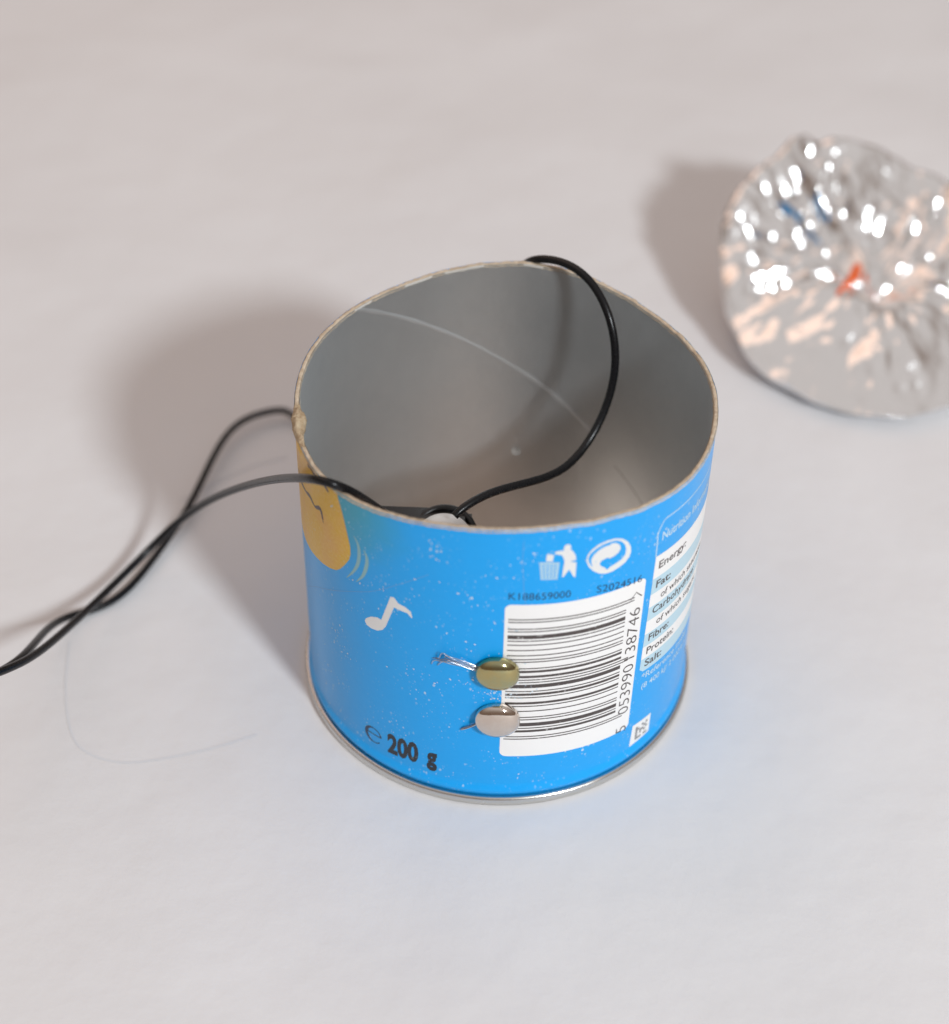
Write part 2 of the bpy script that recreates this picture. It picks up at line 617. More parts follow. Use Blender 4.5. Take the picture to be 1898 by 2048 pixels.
# ------------------------------------------------------------------ printing on the label
def decal(name, polys, mat, layer, parent=None, slope=0.0, clamp=True, step=1.0):
    """flat print: 2-D polygons in (mm round the tube, mm up) laid on the tube"""
    bm = bmesh.new()
    for poly in polys:
        vs = [bm.verts.new((p[0], p[1], 0)) for p in poly]
        try:
            bm.faces.new(vs)
        except ValueError:
            pass
    bmesh.ops.triangulate(bm, faces=bm.faces[:], ngon_method='BEAUTY')
    return wrap_bm(name, bm, mat, layer, parent, step, clamp)

def wrap_bm(name, bm, mat, layer, parent=None, step=1.0, clamp=True):
    xs = [v.co.x for v in bm.verts]
    x = math.ceil(min(xs) / step) * step
    while x < max(xs):
        bmesh.ops.bisect_plane(bm, geom=bm.verts[:] + bm.edges[:] + bm.faces[:], plane_co=(x, 0, 0), plane_no=(1, 0, 0), dist=1e-5)
        x += step
    uv = bm.loops.layers.uv.new('label_mm')
    for f in bm.faces:
        for l in f.loops:
            l[uv].uv = (l.vert.co.x, l.vert.co.y)
        f.smooth = True
    for v in bm.verts:
        u, w = v.co.x, v.co.y
        if clamp:
            w = min(w, rim_z(u / R) - 0.15)
        v.co = wrap(u, w, 0.022 * layer)
    bm.normal_update()
    # make the faces look outwards
    for f in bm.faces:
        c = f.calc_center_median()
        if f.normal.x * c.x + f.normal.y * c.y < 0:
            f.normal_flip()
    me = bpy.data.meshes.new(name)
    bm.to_mesh(me)
    bm.free()
    me.materials.append(mat)
    return link(bpy.data.objects.new(name, me), parent or label)

def rrect(u0, v0, u1, v1, rad, slope=0.0, n=6):
    pts = []
    for cx, cy, a0 in ((u1 - rad, v1 - rad, 0), (u0 + rad, v1 - rad, 90), (u0 + rad, v0 + rad, 180), (u1 - rad, v0 + rad, 270)):
        for i in range(n + 1):
            a = math.radians(a0 + 90 * i / n)
            x = cx + rad * math.cos(a)
            pts.append((x, cy + rad * math.sin(a) + slope * (x - u0)))
    return pts

def quad_poly(tl, tr, br, bl):
    return [bl, br, tr, tl]

def stroke(pts, w):
    """polyline with width (number or list) as quads"""
    n = len(pts)
    ws = w if isinstance(w, (list, tuple)) else [w] * n
    L_, R_ = [], []
    for i, p in enumerate(pts):
        a = Vector(pts[max(i - 1, 0)]); b = Vector(pts[min(i + 1, n - 1)])
        d = (b - a).normalized()
        nn = Vector((-d.y, d.x)) * ws[i] / 2
        L_.append((p[0] + nn.x, p[1] + nn.y)); R_.append((p[0] - nn.x, p[1] - nn.y))
    out = []
    for i in range(n - 1):
        out.append([L_[i], R_[i], R_[i + 1], L_[i + 1]])
    return out

def text_decal(name, s, org, ex, height, mat, layer, bold=0.0, ey=None, width=None, stretch=None, parent=None):
    """org = baseline start (u,v); ex = baseline end if width None; height = capital height in mm"""
    cu_ = bpy.data.curves.new('t', 'FONT')
    cu_.body = s
    cu_.offset = bold
    cu_.resolution_u = 3
    cu_.fill_mode = 'FRONT'
    ob = bpy.data.objects.new('t', cu_)
    scene.collection.objects.link(ob)
    dg = bpy.context.evaluated_depsgraph_get()
    dg.update()
    me = bpy.data.meshes.new_from_object(ob.evaluated_get(dg))
    bm = bmesh.new()
    bm.from_mesh(me)
    bpy.data.objects.remove(ob)
    bpy.data.curves.remove(cu_)
    bpy.data.meshes.remove(me)
    bmesh.ops.remove_doubles(bm, verts=bm.verts[:], dist=1e-5)
    xs = [v.co.x for v in bm.verts]
    x0, x1 = min(xs), max(xs)
    o = Vector(org); e = Vector(ex) - o
    exv = e / (x1 - x0)
    d = e.normalized()
    up = Vector(ey) if ey else Vector((0, 1))
    for v in bm.verts:
        p = o + exv * (v.co.x - x0) + up * (v.co.y / 0.70 * height)
        v.co = (p.x, p.y, 0)
    bmesh.ops.triangulate(bm, faces=bm.faces[:])
    return wrap_bm(name, bm, mat, layer, parent, 1.2, True)

SL = -0.060
# --- the picture of a crisp with its ink lines and motion lines
chip = [(-31.9, 72.0), (-30.8, 63.32), (-30.09, 61.56), (-29.42, 59.29), (-28.67, 56.37), (-28.14, 54.18), (-28.11, 52.33), (-28.57, 50.84),
        (-29.75, 48.84), (-31.3, 46.65), (-32.58, 45.45), (-34.59, 44.39), (-37.21, 43.39), (-40.29, 42.56), (-43.62, 41.68), (-46.99, 41.21),
        (-50.1, 40.94), (-56, 41.5), (-62, 44), (-68, 49), (-72, 57), (-73, 66), (-72, 74)]
chip_o = decal('printed_crisp', [chip], M_chip, 1)
def soft(pts, n=6):
    return [(p.x, p.y) for p in catmull([(a, b, 0) for a, b in pts], n)]
k1 = soft([(-50.0, 55.5), (-47.51, 54.9), (-43.73, 55.3), (-41.39, 55.97), (-39.17, 55.41), (-36.9, 56.5), (-36.03, 53.88)])
w1 = [0.35 + 0.55 * abs(math.sin(i * 0.27)) for i in range(len(k1))]; w1[-1] = 0.08; w1[-2] = 0.2
k2 = soft([(-41.5, 63.0), (-39.94, 63.3), (-37.88, 63.2), (-35.33, 63.4), (-33.44, 62.8)])
w2 = [0.75 - 0.35 * abs(math.sin(i * 0.3)) for i in range(len(k2))]; w2[-1] = 0.1
decal('printed_ink_line', stroke(k1, w1), M_ink, 2)
decal('printed_ink_line', stroke(k2, w2), M_ink, 2)
for pts in ([(-27.1, 57.38), (-26.19, 56.13), (-25.92, 54.22), (-26.27, 51.66), (-27.38, 49.04), (-29.51, 45.89)],
            [(-24.92, 55.53), (-24.28, 54.53), (-24.15, 52.98), (-24.65, 50.8), (-25.43, 48.89), (-26.99, 46.63)]):
    s = soft(pts)
    n = len(s)
    decal('printed_motion_line', stroke(s, [0.06 + 0.75 * math.sin(i / (n - 1) * math.pi) ** 0.8 for i in range(n)]), M_arc, 1)
# --- music note
note = [(-25.22, 38.32), (-24.91, 39.14), (-23.7, 40.33), (-22.18, 41.06), (-21.39, 40.92), (-19.27, 47.71), (-18.53, 47.89), (-17.72, 46.92), (-16.26, 46.62),
        (-15.32, 46.06), (-15.01, 44.8), (-15.17, 44.53), (-15.96, 45.37), (-17.58, 45.4), (-18.58, 45.49), (-20.42, 39.85), (-21.16, 38.6), (-22.28, 37.72), (-23.8, 37.39), (-24.77, 37.58)]
decal('printed_music_note', [note], M_white_s, 1)
# --- net weight
def ell(cx, cy, a, b, a0, a1, n=26):
    return [(cx + a * math.cos(math.radians(a0 + (a1 - a0) * i / n)), cy + b * math.sin(math.radians(a0 + (a1 - a0) * i / n))) for i in range(n + 1)]
emark = stroke(ell(-24.1, 8.75, 1.85, 1.95, 20, 320), [0.25 + 0.5 * max(0, math.cos(math.radians(20 + 300 * i / 26 - 180))) for i in range(27)])
emark += stroke([(-25.8, 8.95), (-22.4, 9.05)], 0.3)
emark += stroke(ell(-24.1, 8.95, 1.75, 1.8, 0, 25, 4), 0.35)
decal('printed_estimated_sign', emark, M_navy, 1)
text_decal('printed_weight', '200', (-20.8, 6.55), (-14.15, 7.15), 5.0, M_black, 1, bold=0.045)
text_decal('printed_weight', 'g', (-12.5, 7.75), (-10.45, 7.75), 4.6, M_black, 1, bold=0.05)
# --- barcode
panel = rrect(1.1, 12.95, 27.55, 51.6, 1.2, SL)
panel = [(x - 0.35 * max(0, (40 - y) / 30) * (x > 15), y) for x, y in panel]
decal('barcode_panel', [panel], M_white, 1)
Lc = "0001101 0011001 0010011 0111101 0100011 0110001 0101111 0111011 0110111 0001011".split()
Rc = [''.join('10'[int(c)] for c in s) for s in Lc]
Gc = [s[::-1] for s in Rc]
digits = '5053990138746'
code = '101' + ''.join((Lc if 'LGGLLG'[i] == 'L' else Gc)[int(digits[1 + i])] for i in range(6)) + '01010' + ''.join(Rc[int(c)] for c in digits[7:]) + '101'
V0, MODULE = 17.28, (47.85 - 17.10) / 95
i = 0
while i < 95:
    if code[i] == '1':
        j = i
        while j < 95 and code[j] == '1':
            j += 1
        guard = i < 3 or i >= 92 or 45 <= i < 50
        u0, u1 = 1.72, (25.2 if guard else 23.5)
        a = V0 + MODULE * i + 0.035
        b = V0 + MODULE * j - 0.035
        f = lambda u, z: (u, z + SL * (u - 5) - 0.0008 * max(0, u - 8) ** 2)
        cols = [u0 + (u1 - u0) * t / 14 for t in range(15)]
        polys = [[f(cols[t], a), f(cols[t + 1], a), f(cols[t + 1], b), f(cols[t], b)] for t in range(14)]
        decal('barcode_bar', polys, M_bar, 2)
        i = j
    else:
        i += 1
# digits run up the right-hand side of the bars
def vdigit(s, v0, v1, u=26.75, h=2.55):
    text_decal('barcode_digits', s, (u, v0), (u + 0.12 * (v1 - v0) / 13, v1), h, M_bar, 2, bold=-0.010, ey=(-1, 0.14))
vdigit('5', 11.0, 12.6, 26.6)
vdigit('053990', 16.15, 29.2, 26.65)
vdigit('138746', 30.7, 43.3, 26.75)
decal('barcode_digits', stroke([(24.3, 46.2), (25.45, 47.45), (26.9, 45.85)], 0.22), M_bar, 2)
text_decal('printed_code', 'K188659000', (1.63, 52.75), (12.2, 52.0), 1.6, M_navy, 1, bold=0.0)
text_decal('printed_code', 'S2024516', (16.96, 51.4), (26.5, 49.5), 1.65, M_navy, 1, bold=0.0)
# --- litter symbol
man = [(10.39, 63.01), (9.08, 62.97), (8.87, 62.76), (9.11, 62.39), (10.15, 62.0), (10.48, 61.26), (10.67, 60.44), (10.53, 58.91), (10.41, 56.97), (10.71, 57.01), (11.6, 58.47),
       (12.46, 56.58), (12.77, 56.4), (12.8, 59.73), (11.72, 60.2), (11.71, 60.5), (12.69, 60.34), (12.56, 61.35), (12.04, 62.44), (11.56, 63.04)]
decal('litter_symbol', [man, ell(11.02, 63.45, 0.62, 0.75, 0, 345, 23), [(7.65, 62.62), (8.75, 62.36), (8.78, 61.78), (8.68, 60.83), (7.58, 60.99), (7.55, 61.77)]], M_white_s, 1)
binp = [(6.44, 60.95), (9.86, 60.42), (9.69, 56.63), (6.82, 56.99)]
decal('litter_bin_symbol', [binp], M_pale, 1)
grid = []
for t in (0.2, 0.4, 0.6, 0.8):
    grid += stroke([(6.44 + 3.42 * t, 60.7 - .5 * t), (6.82 + 2.87 * t, 57.2 - .36 * t)], 0.10)
for t in (0.15, 0.3, 0.45, 0.6, 0.75, 0.9):
    grid += stroke([(6.55 + .3 * t, 60.9 - 3.9 * t), (9.8 - .15 * t, 60.4 - 3.75 * t)], 0.10)
decal('litter_bin_mesh', grid, M_blue_flat, 2)
# --- two-arrow recycling roundel
ring = [(14.55, 59.91), (14.72, 60.93), (15.43, 61.86), (16.63, 62.61), (18.21, 62.89), (19.71, 62.72), (21.12, 62.07), (22.26, 60.96), (23.03, 59.52), (23.24, 58.24), (22.98, 57.18), (22.18, 56.19),
        (20.99, 55.65), (19.65, 55.25), (18.31, 55.32), (17.13, 55.82), (16.01, 56.78), (15.06, 58.08), (14.64, 59.2)]
rblue = [(14.98, 59.28), (14.85, 60.11), (15.18, 60.97), (16.06, 61.74), (17.29, 62.27), (18.74, 62.4), (19.92, 62.2), (20.99, 61.54), (21.79, 60.4), (22.1, 59.28), (22.0, 58.15), (21.37, 57.36),
         (20.2, 56.9), (19.2, 56.64), (18.97, 56.44), (18.57, 56.16), (18.02, 56.92), (17.33, 57.48), (17.04, 58.08), (17.4, 58.64), (18.12, 58.85), (18.6, 58.95), (18.71, 58.62), (19.54, 58.66), (20.52, 59.12),
         (20.97, 59.9), (20.71, 60.89), (19.96, 61.66), (18.94, 61.97), (18.8, 61.7), (17.82, 61.69), (16.72, 61.32), (15.83, 60.56), (15.42, 59.73), (15.49, 58.73), (15.78, 57.84), (15.35, 58.38)]
decal('recycling_roundel', [ring], M_white_s, 1)
decal('recycling_arrow', [rblue], M_blue_flat, 2)
# --- nutrition table
U0, U1 = 29.35, 78.0
def nl(u, v):       # the lines of the table run very slightly downhill
    return (u, v - 0.115 * (u - 30) * (0.55 + 0.45 * (60 - v) / 35))
decal('nutrition_frame', stroke([nl(u, 61.4 - max(0, (31.2 - u)) ** 2 * 0.75) for u in (29.25, 29.6, 30.1, 30.6, 31.2, 33, 37, 42, 50, 60)], 0.28)
      + stroke([(29.22, 59.2), (29.4, 56.5), (29.45, 53.4)], 0.28), M_pale2, 1)
rows = [53.3, 48.4, 44.0, 42.9 - 1.6, 37.8, 34.7, 31.2, 28.0, 24.75]
rows = [53.3, 48.0, 44.3, 41.2, 37.9, 34.6, 31.4, 28.2, 24.8]
for r_ in range(8):
    top, bot = rows[r_], rows[r_ + 1]
    le = lambda v: 29.5 - 0.9 * (53.3 - v) / 28.5
    us = [0, 1.0] + list(np.linspace(3, 48, 24))
    polys = []
    for t in range(len(us) - 1):
        b0 = bot + (0.9 if (r_ == 7 and t == 0) else 0)
        polys.append([nl(le(b0) + us[t], b0), nl(le(bot) + us[t + 1], bot), nl(le(top) + us[t + 1], top), nl(le(top) + us[t], top)])
    decal('nutrition_row', polys, M_white if r_ in (0, 2, 4, 6) else M_pale, 1)
def ntext(s, u, v, h, mat, bold, adv, lay=2):
    text_decal('nutrition_text', s, nl(u, v), nl(u + adv, v), h, mat, lay, bold=bold)
ntext('Nutrition Information', 30.6, 56.55, 1.95, M_pale2, 0.02, 20.5, 1)
ntext('Energy:', 30.6, 49.95, 1.75, M_bar, 0.014, 8.6)
ntext('Fat:', 30.45, 45.4, 1.75, M_bar, 0.014, 4.2)
ntext('of which saturates:', 32.2, 42.1, 1.6, M_bar, 0.006, 18.6)
ntext('Carbohydrate:', 30.3, 39.1, 1.75, M_bar, 0.008, 15.8)
ntext('of which sugars:', 31.85, 35.75, 1.6, M_bar, 0.006, 16.2)
ntext('Fibre:', 30.1, 32.4, 1.75, M_bar, 0.012, 6.1)
ntext('Protein:', 29.95, 29.1, 1.75, M_bar, 0.012, 8.6)
ntext('Salt:', 29.85, 25.9, 1.75, M_bar, 0.012, 5.0)
ntext('*Reference intake', 29.4, 22.6, 1.55, M_pale2, 0.012, 17.5, 1)
ntext('(8 400 kJ/ 2 000 kcal)', 29.7, 19.9, 1.45, M_pale2, 0.008, 18.5, 1)
# --- small square patch with a coarse printed mark
decal('printed_patch', [[(28.15, 4.95), (33.8, 5.2), (33.95, 10.2), (28.6, 10.6)]], M_white, 1)
blocks = []
pat = ["1.1.11.", "1..1...", "11.11.1", "1.11.1.", "1..11..", "1.1..1.", "1111111"]
pat = ["1..1.1", "11..1.", "1.11.1", "1.1.1.", "1.....", "111.11"]
for r_, row in enumerate(pat):
    for c_, ch in enumerate(row):
        if ch == '1':
            u = 29.55 + c_ * 0.58; v = 9.45 - r_ * 0.60 - 0.03 * c_
            blocks.append([(u, v - 0.60), (u + 0.58, v - 0.63), (u + 0.58, v - 0.03), (u, v)])
decal('printed_mark', blocks, M_grey, 2)
# --- creases in the label
decal('label_crease', stroke(soft([(-48.0, 28.2), (-41, 34.4), (-33.5, 39.75), (-28, 43.6), (-23.1, 46.85), (-17.5, 51.5), (-11.9, 56.1)]), 0.13), M_crease, 1)
decal('label_crease', stroke(soft([(3.75, 66.0), (3.7, 62.0), (3.9, 58.2), (4.3, 53.0), (4.6, 51.7)]), 0.12), M_crease, 1)

# flecks where the print has chipped off to the white paper
flecks = []
fr = random.Random(11)
clusters = [(2.6, 30.2, 2.2, 1.3, 46), (1.2, 28.9, 1.8, 0.5, 22), (-3.5, 40.5, 2.0, 1.2, 8)]
for _ in range(46):
    clusters.append((fr.uniform(-44, 40), fr.uniform(4, 62), fr.uniform(0.6, 2.6), fr.uniform(0.4, 1.6), fr.randint(3, 9)))
for cu0, cv0, su, sv, n_ in clusters:
    for _ in range(n_):
        u, v_ = fr.gauss(cu0, su), fr.gauss(cv0, sv)
        if v_ < 5.5 or v_ > 66 or 28.5 < u or (u > 0.5 and 49.5 < v_ < 56):
            continue
        if (u > 6 and v_ < 52) and not (cv0 == 30.2):
            continue
        r_ = fr.choice((0.07, 0.09, 0.12, 0.16, 0.22))
        st = fr.uniform(0.6, 2.4); ro = fr.uniform(-0.4, 1.2)
        k_ = fr.randint(4, 6)
        poly = []
        for q in range(k_):
            a = 2 * math.pi * q / k_ + fr.uniform(-0.3, 0.3)
            rr_ = r_ * fr.uniform(0.6, 1.25)
            x_, y_ = rr_ * math.cos(a) / math.sqrt(st), rr_ * math.sin(a) * math.sqrt(st)
            poly.append((u + x_ * math.cos(ro) - y_ * math.sin(ro), v_ + x_ * math.sin(ro) + y_ * math.cos(ro)))
        flecks.append(poly)
decal('label_scuff', flecks, M_fleck, 3, step=4.0)

# pale cut edge of the paper along the right of the front, and a speck of glue on the lining
edge = []
for u in np.arange(0.5, 46, 1.0):
    w_ = 0.32 + 0.25 * noise.noise((u * 0.5, 1.0, 0.0))
    a, b = rim_z(u / R), rim_z((u + 1) / R)
    edge.append([(u, a - 0.15 - w_), (u + 1.0, b - 0.15 - w_), (u + 1.0, b - 0.1), (u, a - 0.1)])
decal('paper_edge', edge, M_pale2, 1)
v, f = lathe_data([(0.001, 0.12 * MM), (0.25 * MM, 0.1 * MM), (0.42 * MM, 0.0)], 14)
sp = mesh_obj('glue_speck', v, f, M_sliver, can)
sp.rotation_euler = (math.radians(90), 0, math.radians(-6))
sp.location = (2.6 * MM, math.sqrt(RI ** 2 - 2.6 ** 2) * MM, 24.0 * MM)

# ------------------------------------------------------------------ drawing pins
def drawing_pin(az_u, z, rad, mat, lab, tilt=0.0, flat=1.0):
    root = empty('drawing_pin')
    az = az_u / R
    n_ = Vector((math.sin(az), -math.cos(az), 0))
    base = Vector((R * math.sin(az), -R * math.cos(az), z)) * MM
    q = n_.to_track_quat('Z', 'Y')
    root.location = base
    root.rotation_mode = 'QUATERNION'
    root.rotation_quaternion = q @ Matrix.Rotation(tilt, 3, 'X').to_quaternion()
    h = 1.75 * flat
    prof = [(rad * 0.95, 0.10), (rad * 0.99, 0.16), (rad, 0.40), (rad, 0.75), (rad * 0.992, 0.95)]
    for k in range(1, 11):
        a = k / 10 * math.pi / 2
        # broad flattened dome
        prof.append((rad * 0.985 * math.cos(a) ** 0.95 if k < 10 else 0.001, 0.95 + h * math.sin(a) ** 1.05))
    v, f = lathe_data([(r * MM, zz * MM) for r, zz in prof], 72)
    mesh_obj('head', v, f, mat, root)
    v, f = lathe_data([(r * MM, zz * MM) for r, zz in [(rad * 0.95, 0.10), (rad * 0.8, 0.62), (0.01, 0.7)]], 48)
    mesh_obj('head_underside', v, f, mat, root)
    v, f = lathe_data([(r * MM, zz * MM) for r, zz in [(0.5, 0.9), (0.5, -6.0), (0.02, -8.5)]], 16)
    mesh_obj('shaft', v, f, M_steel, root)
    tag(root, lab, 'drawing pin', 'drawing pins stuck through the front of the can')
    return root
drawing_pin(0.25, 35.5, 3.85, M_brass, 'tarnished brass drawing pin, the upper of two, with silvery strands beside it', 0.06)
drawing_pin(0.5, 23.4, 4.05, M_nickel, 'pale silvery drawing pin, the lower of the two in the can', 0.0, 0.9)

# bare wire strands
def strands(name, lists, rad, mats, lab):
    root = empty(name, wrap(lists[0][0][0], lists[0][0][1], 0.5))
    for k, pts in enumerate(lists):
        path = catmull([Vector(wrap(u, z, o)) - root.location for u, z, o in pts], 6)
        v, f = tube_data(path, rad * MM, 7)
        mesh_obj('strand', v, f, mats[k % len(mats)], root)
    tag(root, lab, 'wire end')
    return root
strands('frayed_wire_end', [
    [(-2.6, 36.2, 0.55), (-3.6, 36.9, 0.5), (-6.0, 37.9, 0.6), (-7.8, 38.4, 0.8), (-8.8, 39.3, 1.1), (-9.4, 38.9, 0.9), (-9.9, 37.3, 0.5), (-10.6, 36.9, 0.3)],
    [(-2.6, 35.9, 0.45), (-3.6, 36.5, 0.45), (-5.8, 37.3, 0.5), (-7.6, 37.9, 0.7), (-8.5, 39.0, 1.2), (-8.7, 38.0, 0.8), (-8.3, 37.2, 0.5), (-7.7, 37.0, 0.4)],
    [(-2.6, 35.7, 0.35), (-3.6, 36.1, 0.35), (-6.2, 36.8, 0.4), (-8.4, 37.0, 0.6), (-10.2, 37.0, 0.5), (-11.2, 36.6, 0.25)],
    [(-2.6, 35.4, 0.3), (-3.6, 35.7, 0.3), (-6.0, 36.2, 0.35), (-7.6, 36.4, 0.5), (-9.2, 36.8, 0.7), (-10.8, 36.3, 0.4), (-11.4, 34.9, 0.15)],
    [(-2.6, 35.3, 0.5), (-4.2, 35.9, 0.55), (-6.6, 36.9, 0.75), (-8.0, 37.4, 0.9), (-9.4, 36.4, 0.5), (-10.3, 35.0, 0.15)],
    [(-2.6, 36.0, 0.7), (-4.4, 36.6, 0.75), (-6.8, 37.6, 0.9), (-8.8, 37.6, 0.7), (-10.0, 36.3, 0.4)],
], 0.085, [M_steel, M_steel, M_steel_d], 'frayed silvery wire strands held under the brass drawing pin')
strands('twisted_wire_end', [
    [(-2.4, 22.6, 0.35), (-3.6, 21.6, 0.4), (-4.6, 20.85, 0.45), (-5.4, 20.2, 0.4), (-6.0, 19.6, 0.25)],
    [(-2.4, 22.4, 0.55), (-3.6, 21.4, 0.6), (-4.5, 20.65, 0.55), (-5.4, 20.0, 0.5), (-5.9, 19.4, 0.2)],
    [(-2.4, 22.75, 0.6), (-3.5, 21.75, 0.65), (-4.6, 21.0, 0.6), (-5.3, 20.4, 0.45), (-5.8, 19.85, 0.2)],
], 0.11, [M_steel_d, M_steel, M_steel_d], 'short twisted wire end poking out from under the silvery drawing pin')

# ------------------------------------------------------------------ black wires
def wire(name, pts, rad, lab):
    base = Vector(pts[0]) * MM
    path = [p for p in catmull([Vector(p) * MM - base for p in pts], 10)]
    for _ in range(60):
        path = [path[0]] + [path[i] * 0.5 + (path[i - 1] + path[i + 1]) * 0.25 for i in range(1, len(path) - 1)] + [path[-1]]
    v, f = tube_data(path, rad * MM, 16)
    o = mesh_obj(name, v, f, M_wire)
    o.location = base
    tag(o, lab, 'wire', 'black wires from the can')
    return o
WA = [(-93.8, -42.7, 31.0), (-89.4, -32.3, 25.0), (-86.4, -24.6, 20.0), (-84.4, -8.6, 12.0), (-81.9, 8.5, 4.5), (-75.5, 20.8, 5.0), (-67.9, 24.8, 12.0), (-57.8, 16.6, 26.0), (-46.0, 0.4, 44.0), (-37.6, -14.4, 58.0), (-31.4, -25.5, 67.5), (-27.1, -26.5, 67.0), (-24.1, -23.1, 62.0), (-20.9, -17.1, 53.0), (-17.5, -12.5, 46.0), (-15.0, -11.0, 41.0)]
wire('black_wire', WA, 0.78, 'glossy black wire arching over the left rim into the can')
WB = [(-95.0, -40.4, 28.0), (-90.5, -29.9, 22.0), (-88.8, -23.6, 19.0), (-89.2, -13.3, 13.0), (-90.4, -0.3, 5.0), (-87.3, 6.5, 1.0), (-82.4, 8.7, 0.9), (-78.0, 13.7, 1.1), (-75.0, 21.5, 1.4), (-72.0, 30.2, 1.8), (-69.1, 39.9, 2.3), (-67.3, 50.7, 3.0), (-65.5, 61.8, 3.0), (-62.9, 68.7, 3.0), (-58.6, 72.6, 3.0), (-54.1, 74.9, 2.5), (-50.8, 75.7, 2.0), (-46, 68, 2), (-30, 74, 3), (-14, 73, 10), (-5, 66, 24), (-1, 55, 44), (0.8, 46.5, 60),
      (2.6, 38.8, 69.7), (6.4, 36.2, 72.1), (10.3, 33.5, 73.2), (14.2, 29.5, 73.1), (17.1, 26.0, 71.0), (19.4, 22.5, 67.1), (20.5, 20.5, 61.5), (20.4, 18.5, 55.7), (18.3, 15.5, 49.3), (15.5, 12.0, 45.7), (11.7, 7.0, 44.0), (6.8, 2.0, 45.5), (1.1, -3.0, 47.8), (-3.6, -7.0, 49.0), (-7.2, -10.0, 48.3), (-8.5, -11.0, 47.3)]
wire('black_wire', WB, 0.78, 'black wire running behind the can and looping over its back rim')

# ------------------------------------------------------------------ holder standing inside the can
def holder():
    root = empty('component_holder', (-11.0 * MM, -9.6 * MM, 1.3 * MM))
    bm = bmesh.new()
    bmesh.ops.create_cube(bm, size=1)
    for v in bm.verts:
        v.co = (v.co.x * 19 * MM - 4.0 * MM, v.co.y * 9 * MM + 2.4 * MM, (v.co.z + 0.5) * 41.6 * MM)
    bmesh.ops.bevel(bm, geom=bm.edges[:], offset=1.2 * MM, segments=3, affect='EDGES')
    me = bpy.data.meshes.new('body'); bm.to_mesh(me); bm.free()
    me.materials.append(M_plastic)
    link(bpy.data.objects.new('body', me), root)
    # collar and white domed cap, leaning a little forward
    col = [(5.0, -2.0), (6.0, -1.8), (6.2, 0.6), (5.8, 1.1), (5.1, 0.9), (4.9, -0.5)]
    v, f = lathe_data([(r * MM, z * MM) for r, z in col], 48, close=True)
    rot = Matrix.Rotation(math.radians(24), 4, 'X')
    o = mesh_obj('collar', v, f, M_plastic, root)
    o.matrix_local = Matrix.Translation((0.6 * MM, 0.6 * MM, 39.2 * MM)) @ rot
    dome = [(5.3, -1.0), (5.3, 0.8)] + [(5.3 * math.cos(a), 0.8 + 2.6 * math.sin(a)) for a in np.linspace(0.15, math.pi / 2 - 0.001, 10)]
    v, f = lathe_data([(r * MM, z * MM) for r, z in dome], 48)
    o = mesh_obj('domed_cap', v, f, M_cap, root)
    o.matrix_local = Matrix.Translation((0.6 * MM, -1.4 * MM, 39.6 * MM)) @ rot
    v, f = lathe_data([(r * MM, z * MM) for r, z in [(0.01, 1.2), (1.3, 1.0), (1.6, 0.2), (1.6, -1.2)]], 24)
    o = mesh_obj('contact', v, f, M_tan, root)
    o.matrix_local = Matrix.Translation((-4.0 * MM, -3.4 * MM, 40.6 * MM)) @ rot
    tag(root, 'small black holder with a white domed cap inside the blue can', 'component')
holder()

# ------------------------------------------------------------------ foil dish
def tri(x):
    return 2 * np.abs(2 * (x - np.floor(x + 0.5))) - 1

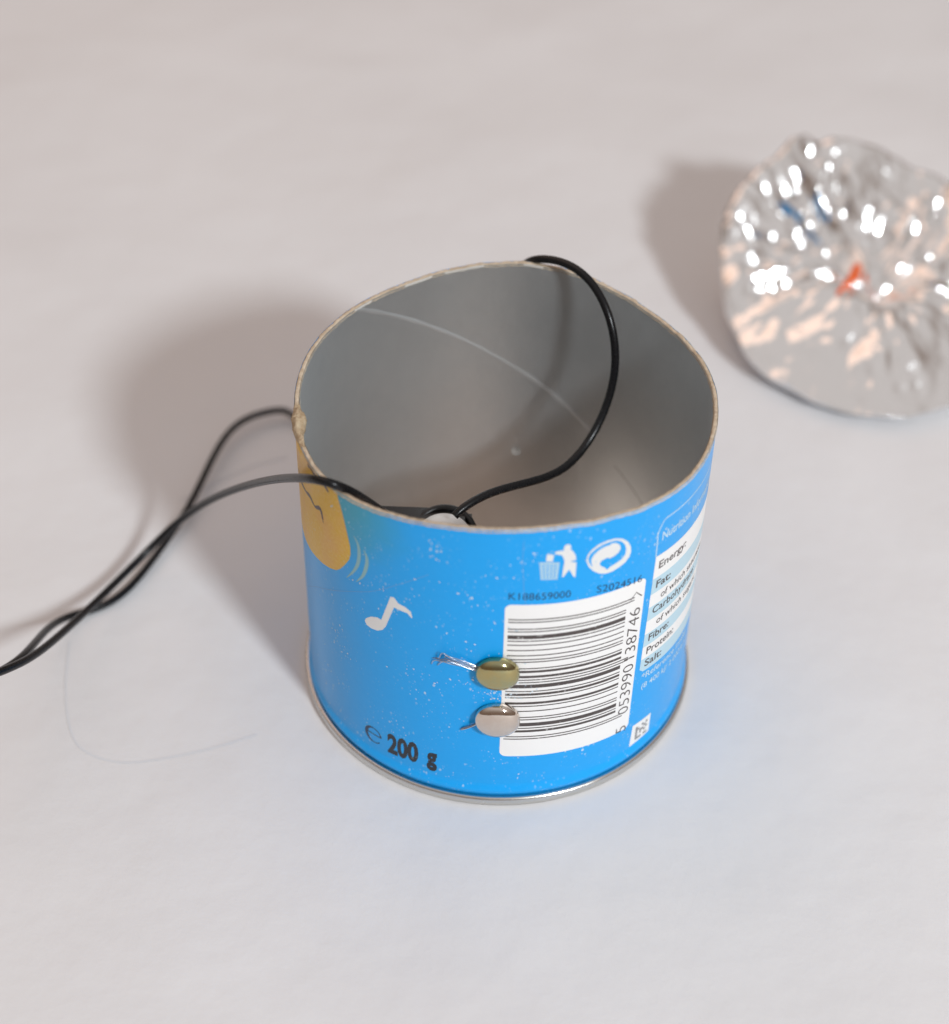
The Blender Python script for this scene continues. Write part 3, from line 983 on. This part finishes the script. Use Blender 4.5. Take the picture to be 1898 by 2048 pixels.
def foil():
    C = np.array([92.0, 122.0]); RF = 42.0
    root = empty('foil_dish', (C[0] * MM, C[1] * MM, 0))
    NA, NR = 420, 120
    ang = np.linspace(0, 2 * np.pi, NA, endpoint=False)
    s = np.linspace(0.0, 1.0, NR)          # 0..0.74 top, 0.74..1 rolled edge and skirt
    A, S = np.meshgrid(ang, s, indexing='ij')
    top = S <= 0.76
    rho = np.where(top, S / 0.76, 1.0)
    # outline: slightly lobed
    out = 1 + 0.022 * np.sin(3 * A + 1.0) + 0.010 * np.sin(7 * A + 0.4) + 0.006 * np.sin(13 * A + 2.2) + 0.003 * tri(A * 23 / (2 * np.pi))
    back = np.sin(A)                        # +1 back, -1 front
    b = (1 + back) / 2
    b = b * b * (3 - 2 * b)
    Zb = 8 + 26.0 * rho ** 1.05 - 5.0 * np.clip((rho - 0.9) / 0.1, 0, 1) ** 2
    kk = np.clip(rho / 0.34, 0, 1); kk = kk * kk * (3 - 2 * kk)
    Zf = 9 + 8.0 * kk - 13.0 * np.clip((rho - 0.34) / 0.66, 0, 1) ** 1.35
    z = b * Zb + (1 - b) * Zf
    peak = 4.0 * np.exp(-((A - 2.0) / 0.45) ** 2) - 4.0 * np.exp(-((A - 0.9) / 0.5) ** 2)
    z = z + peak * rho ** 2
    E = b * 29.0 + (1 - b) * 4.0 + peak
    t = np.clip((S - 0.76) / 0.24, 0, 1)
    rr = rho * RF * out
    rr = np.where(top, rr, RF * out * (1 + 0.015 * np.sin(t * np.pi) - 0.13 * t ** 1.5))
    z = np.where(top, z, E * (1 - t) ** 1.1 + 0.3)
    X = rr * np.cos(A); Y = rr * np.sin(A)
    X = X * 0.955
    Y = np.where(Y > 0, Y * 0.90, Y) - 3.0 * (1 - rho) ** 1.5
    # crumple: folds radiating from the hollow plus random flat facets
    r2 = np.random.default_rng(21)
    d = np.zeros_like(X)
    warp = 0.12 * np.sin(X * 0.13 + 1.0) + 0.12 * np.sin(Y * 0.17 + 0.3)
    aw = A + 0.25 * np.sin(2 * A + 0.7) + 0.12 * np.sin(5 * A + 2.0)
    fold = tri(aw * 13 / (2 * np.pi) + warp * 2.2) * 1.3 + tri(aw * 23 / (2 * np.pi) + 0.3 + warp * 3) * 0.6
    d += fold * np.clip(rho * 1.4, 0, 1) * (0.30 + 0.9 * b)
    # creases drawn out along the radius, then small irregular crumples
    PU, PV = aw * 26.0, rho * 17.0
    for coords, nseed, slope, wrapu in (((PU, PV), 70, 0.74, True), ((PU * 2.0, PV * 1.6), 190, 0.30, True), ((X, Y), 60, 0.22, False), ((X, Y), 260, 0.27, False), ((X, Y), 800, 0.24, False)):
        U_, V_ = coords
        u0, u1, v0, v1 = U_.min(), U_.max(), V_.min(), V_.max()
        best = np.full(X.shape, 1e9)
        for _ in range(nseed):
            sx, sy = r2.uniform(u0, u1), r2.uniform(v0, v1)
            wg = r2.uniform(0.6, 1.5); th = r2.uniform(0, np.pi); an = r2.uniform(0.5, 1.0)
            for sh in ((-(u1 - u0), 0, u1 - u0) if wrapu else (0,)):
                dx, dy = U_ - sx - sh, V_ - sy
                p_ = dx * np.cos(th) + dy * np.sin(th); q_ = -dx * np.sin(th) + dy * np.cos(th)
                best = np.minimum(best, wg * np.hypot(p_ * an, q_))
        best = best - best.mean()
        d += best * slope * (0.50 + 0.75 * b) * (np.clip(rho * 2.2, 0, 1) if wrapu else 1.0)
    for wl, amp, cnt in ((34, 0.8, 4), (15, 0.35, 5), (7, 0.14, 6)):
        for _ in range(cnt):
            th = r2.uniform(0, np.pi); ph = r2.uniform(0, 1)
            w_ = r2.uniform(0.75, 1.3) * wl
            g = (X * np.cos(th) + Y * np.sin(th)) / w_ + ph
            g = g + 0.22 * np.sin((X * np.sin(th) - Y * np.cos(th)) / w_ * 2.1 + ph * 9)
            d += tri(g) * amp / math.sqrt(cnt) * 0.9
    d = d * (1 - 0.55 * np.clip((rho - 0.78) / 0.22, 0, 1))
    z = np.where(top, z + d, z + d * (1 - t) ** 2)
    lift = np.where(top, 0, d * t * 0.7)
    X = X * (1 + lift / 43); Y = Y * (1 + lift / 43)
    z = np.maximum(z, 0.25)
    V = np.stack([X, Y, z], -1).reshape(-1, 3) * MM
    faces = []
    for a in range(NA):
        a2 = (a + 1) % NA
        for i in range(NR - 1):
            faces.append((a * NR + i, a * NR + i + 1, a2 * NR + i + 1, a2 * NR + i))
    mesh_obj('foil_sheet', V, faces, M_foil, root)
    tag(root, 'crumpled round foil dish with a hollow centre, standing behind the can', 'foil dish')
foil()

w_pts = [(79.6, 106.5, 13.0), (80.2, 108.5, 17.0), (81.6, 111.0, 17.6), (83.8, 113.0, 19.2), (85.6, 117.0, 20.4), (87.2, 121.0, 17.5), (87.8, 124.0, 12.0)]
base = Vector(w_pts[0]) * MM
v, f = tube_data(catmull([Vector(p) * MM - base for p in w_pts], 8), 0.95 * MM, 14)
ow = mesh_obj('orange_wire', v, f, M_orange)
ow.location = base
tag(ow, 'short bent piece of bright orange wire in the hollow of the foil', 'wire')
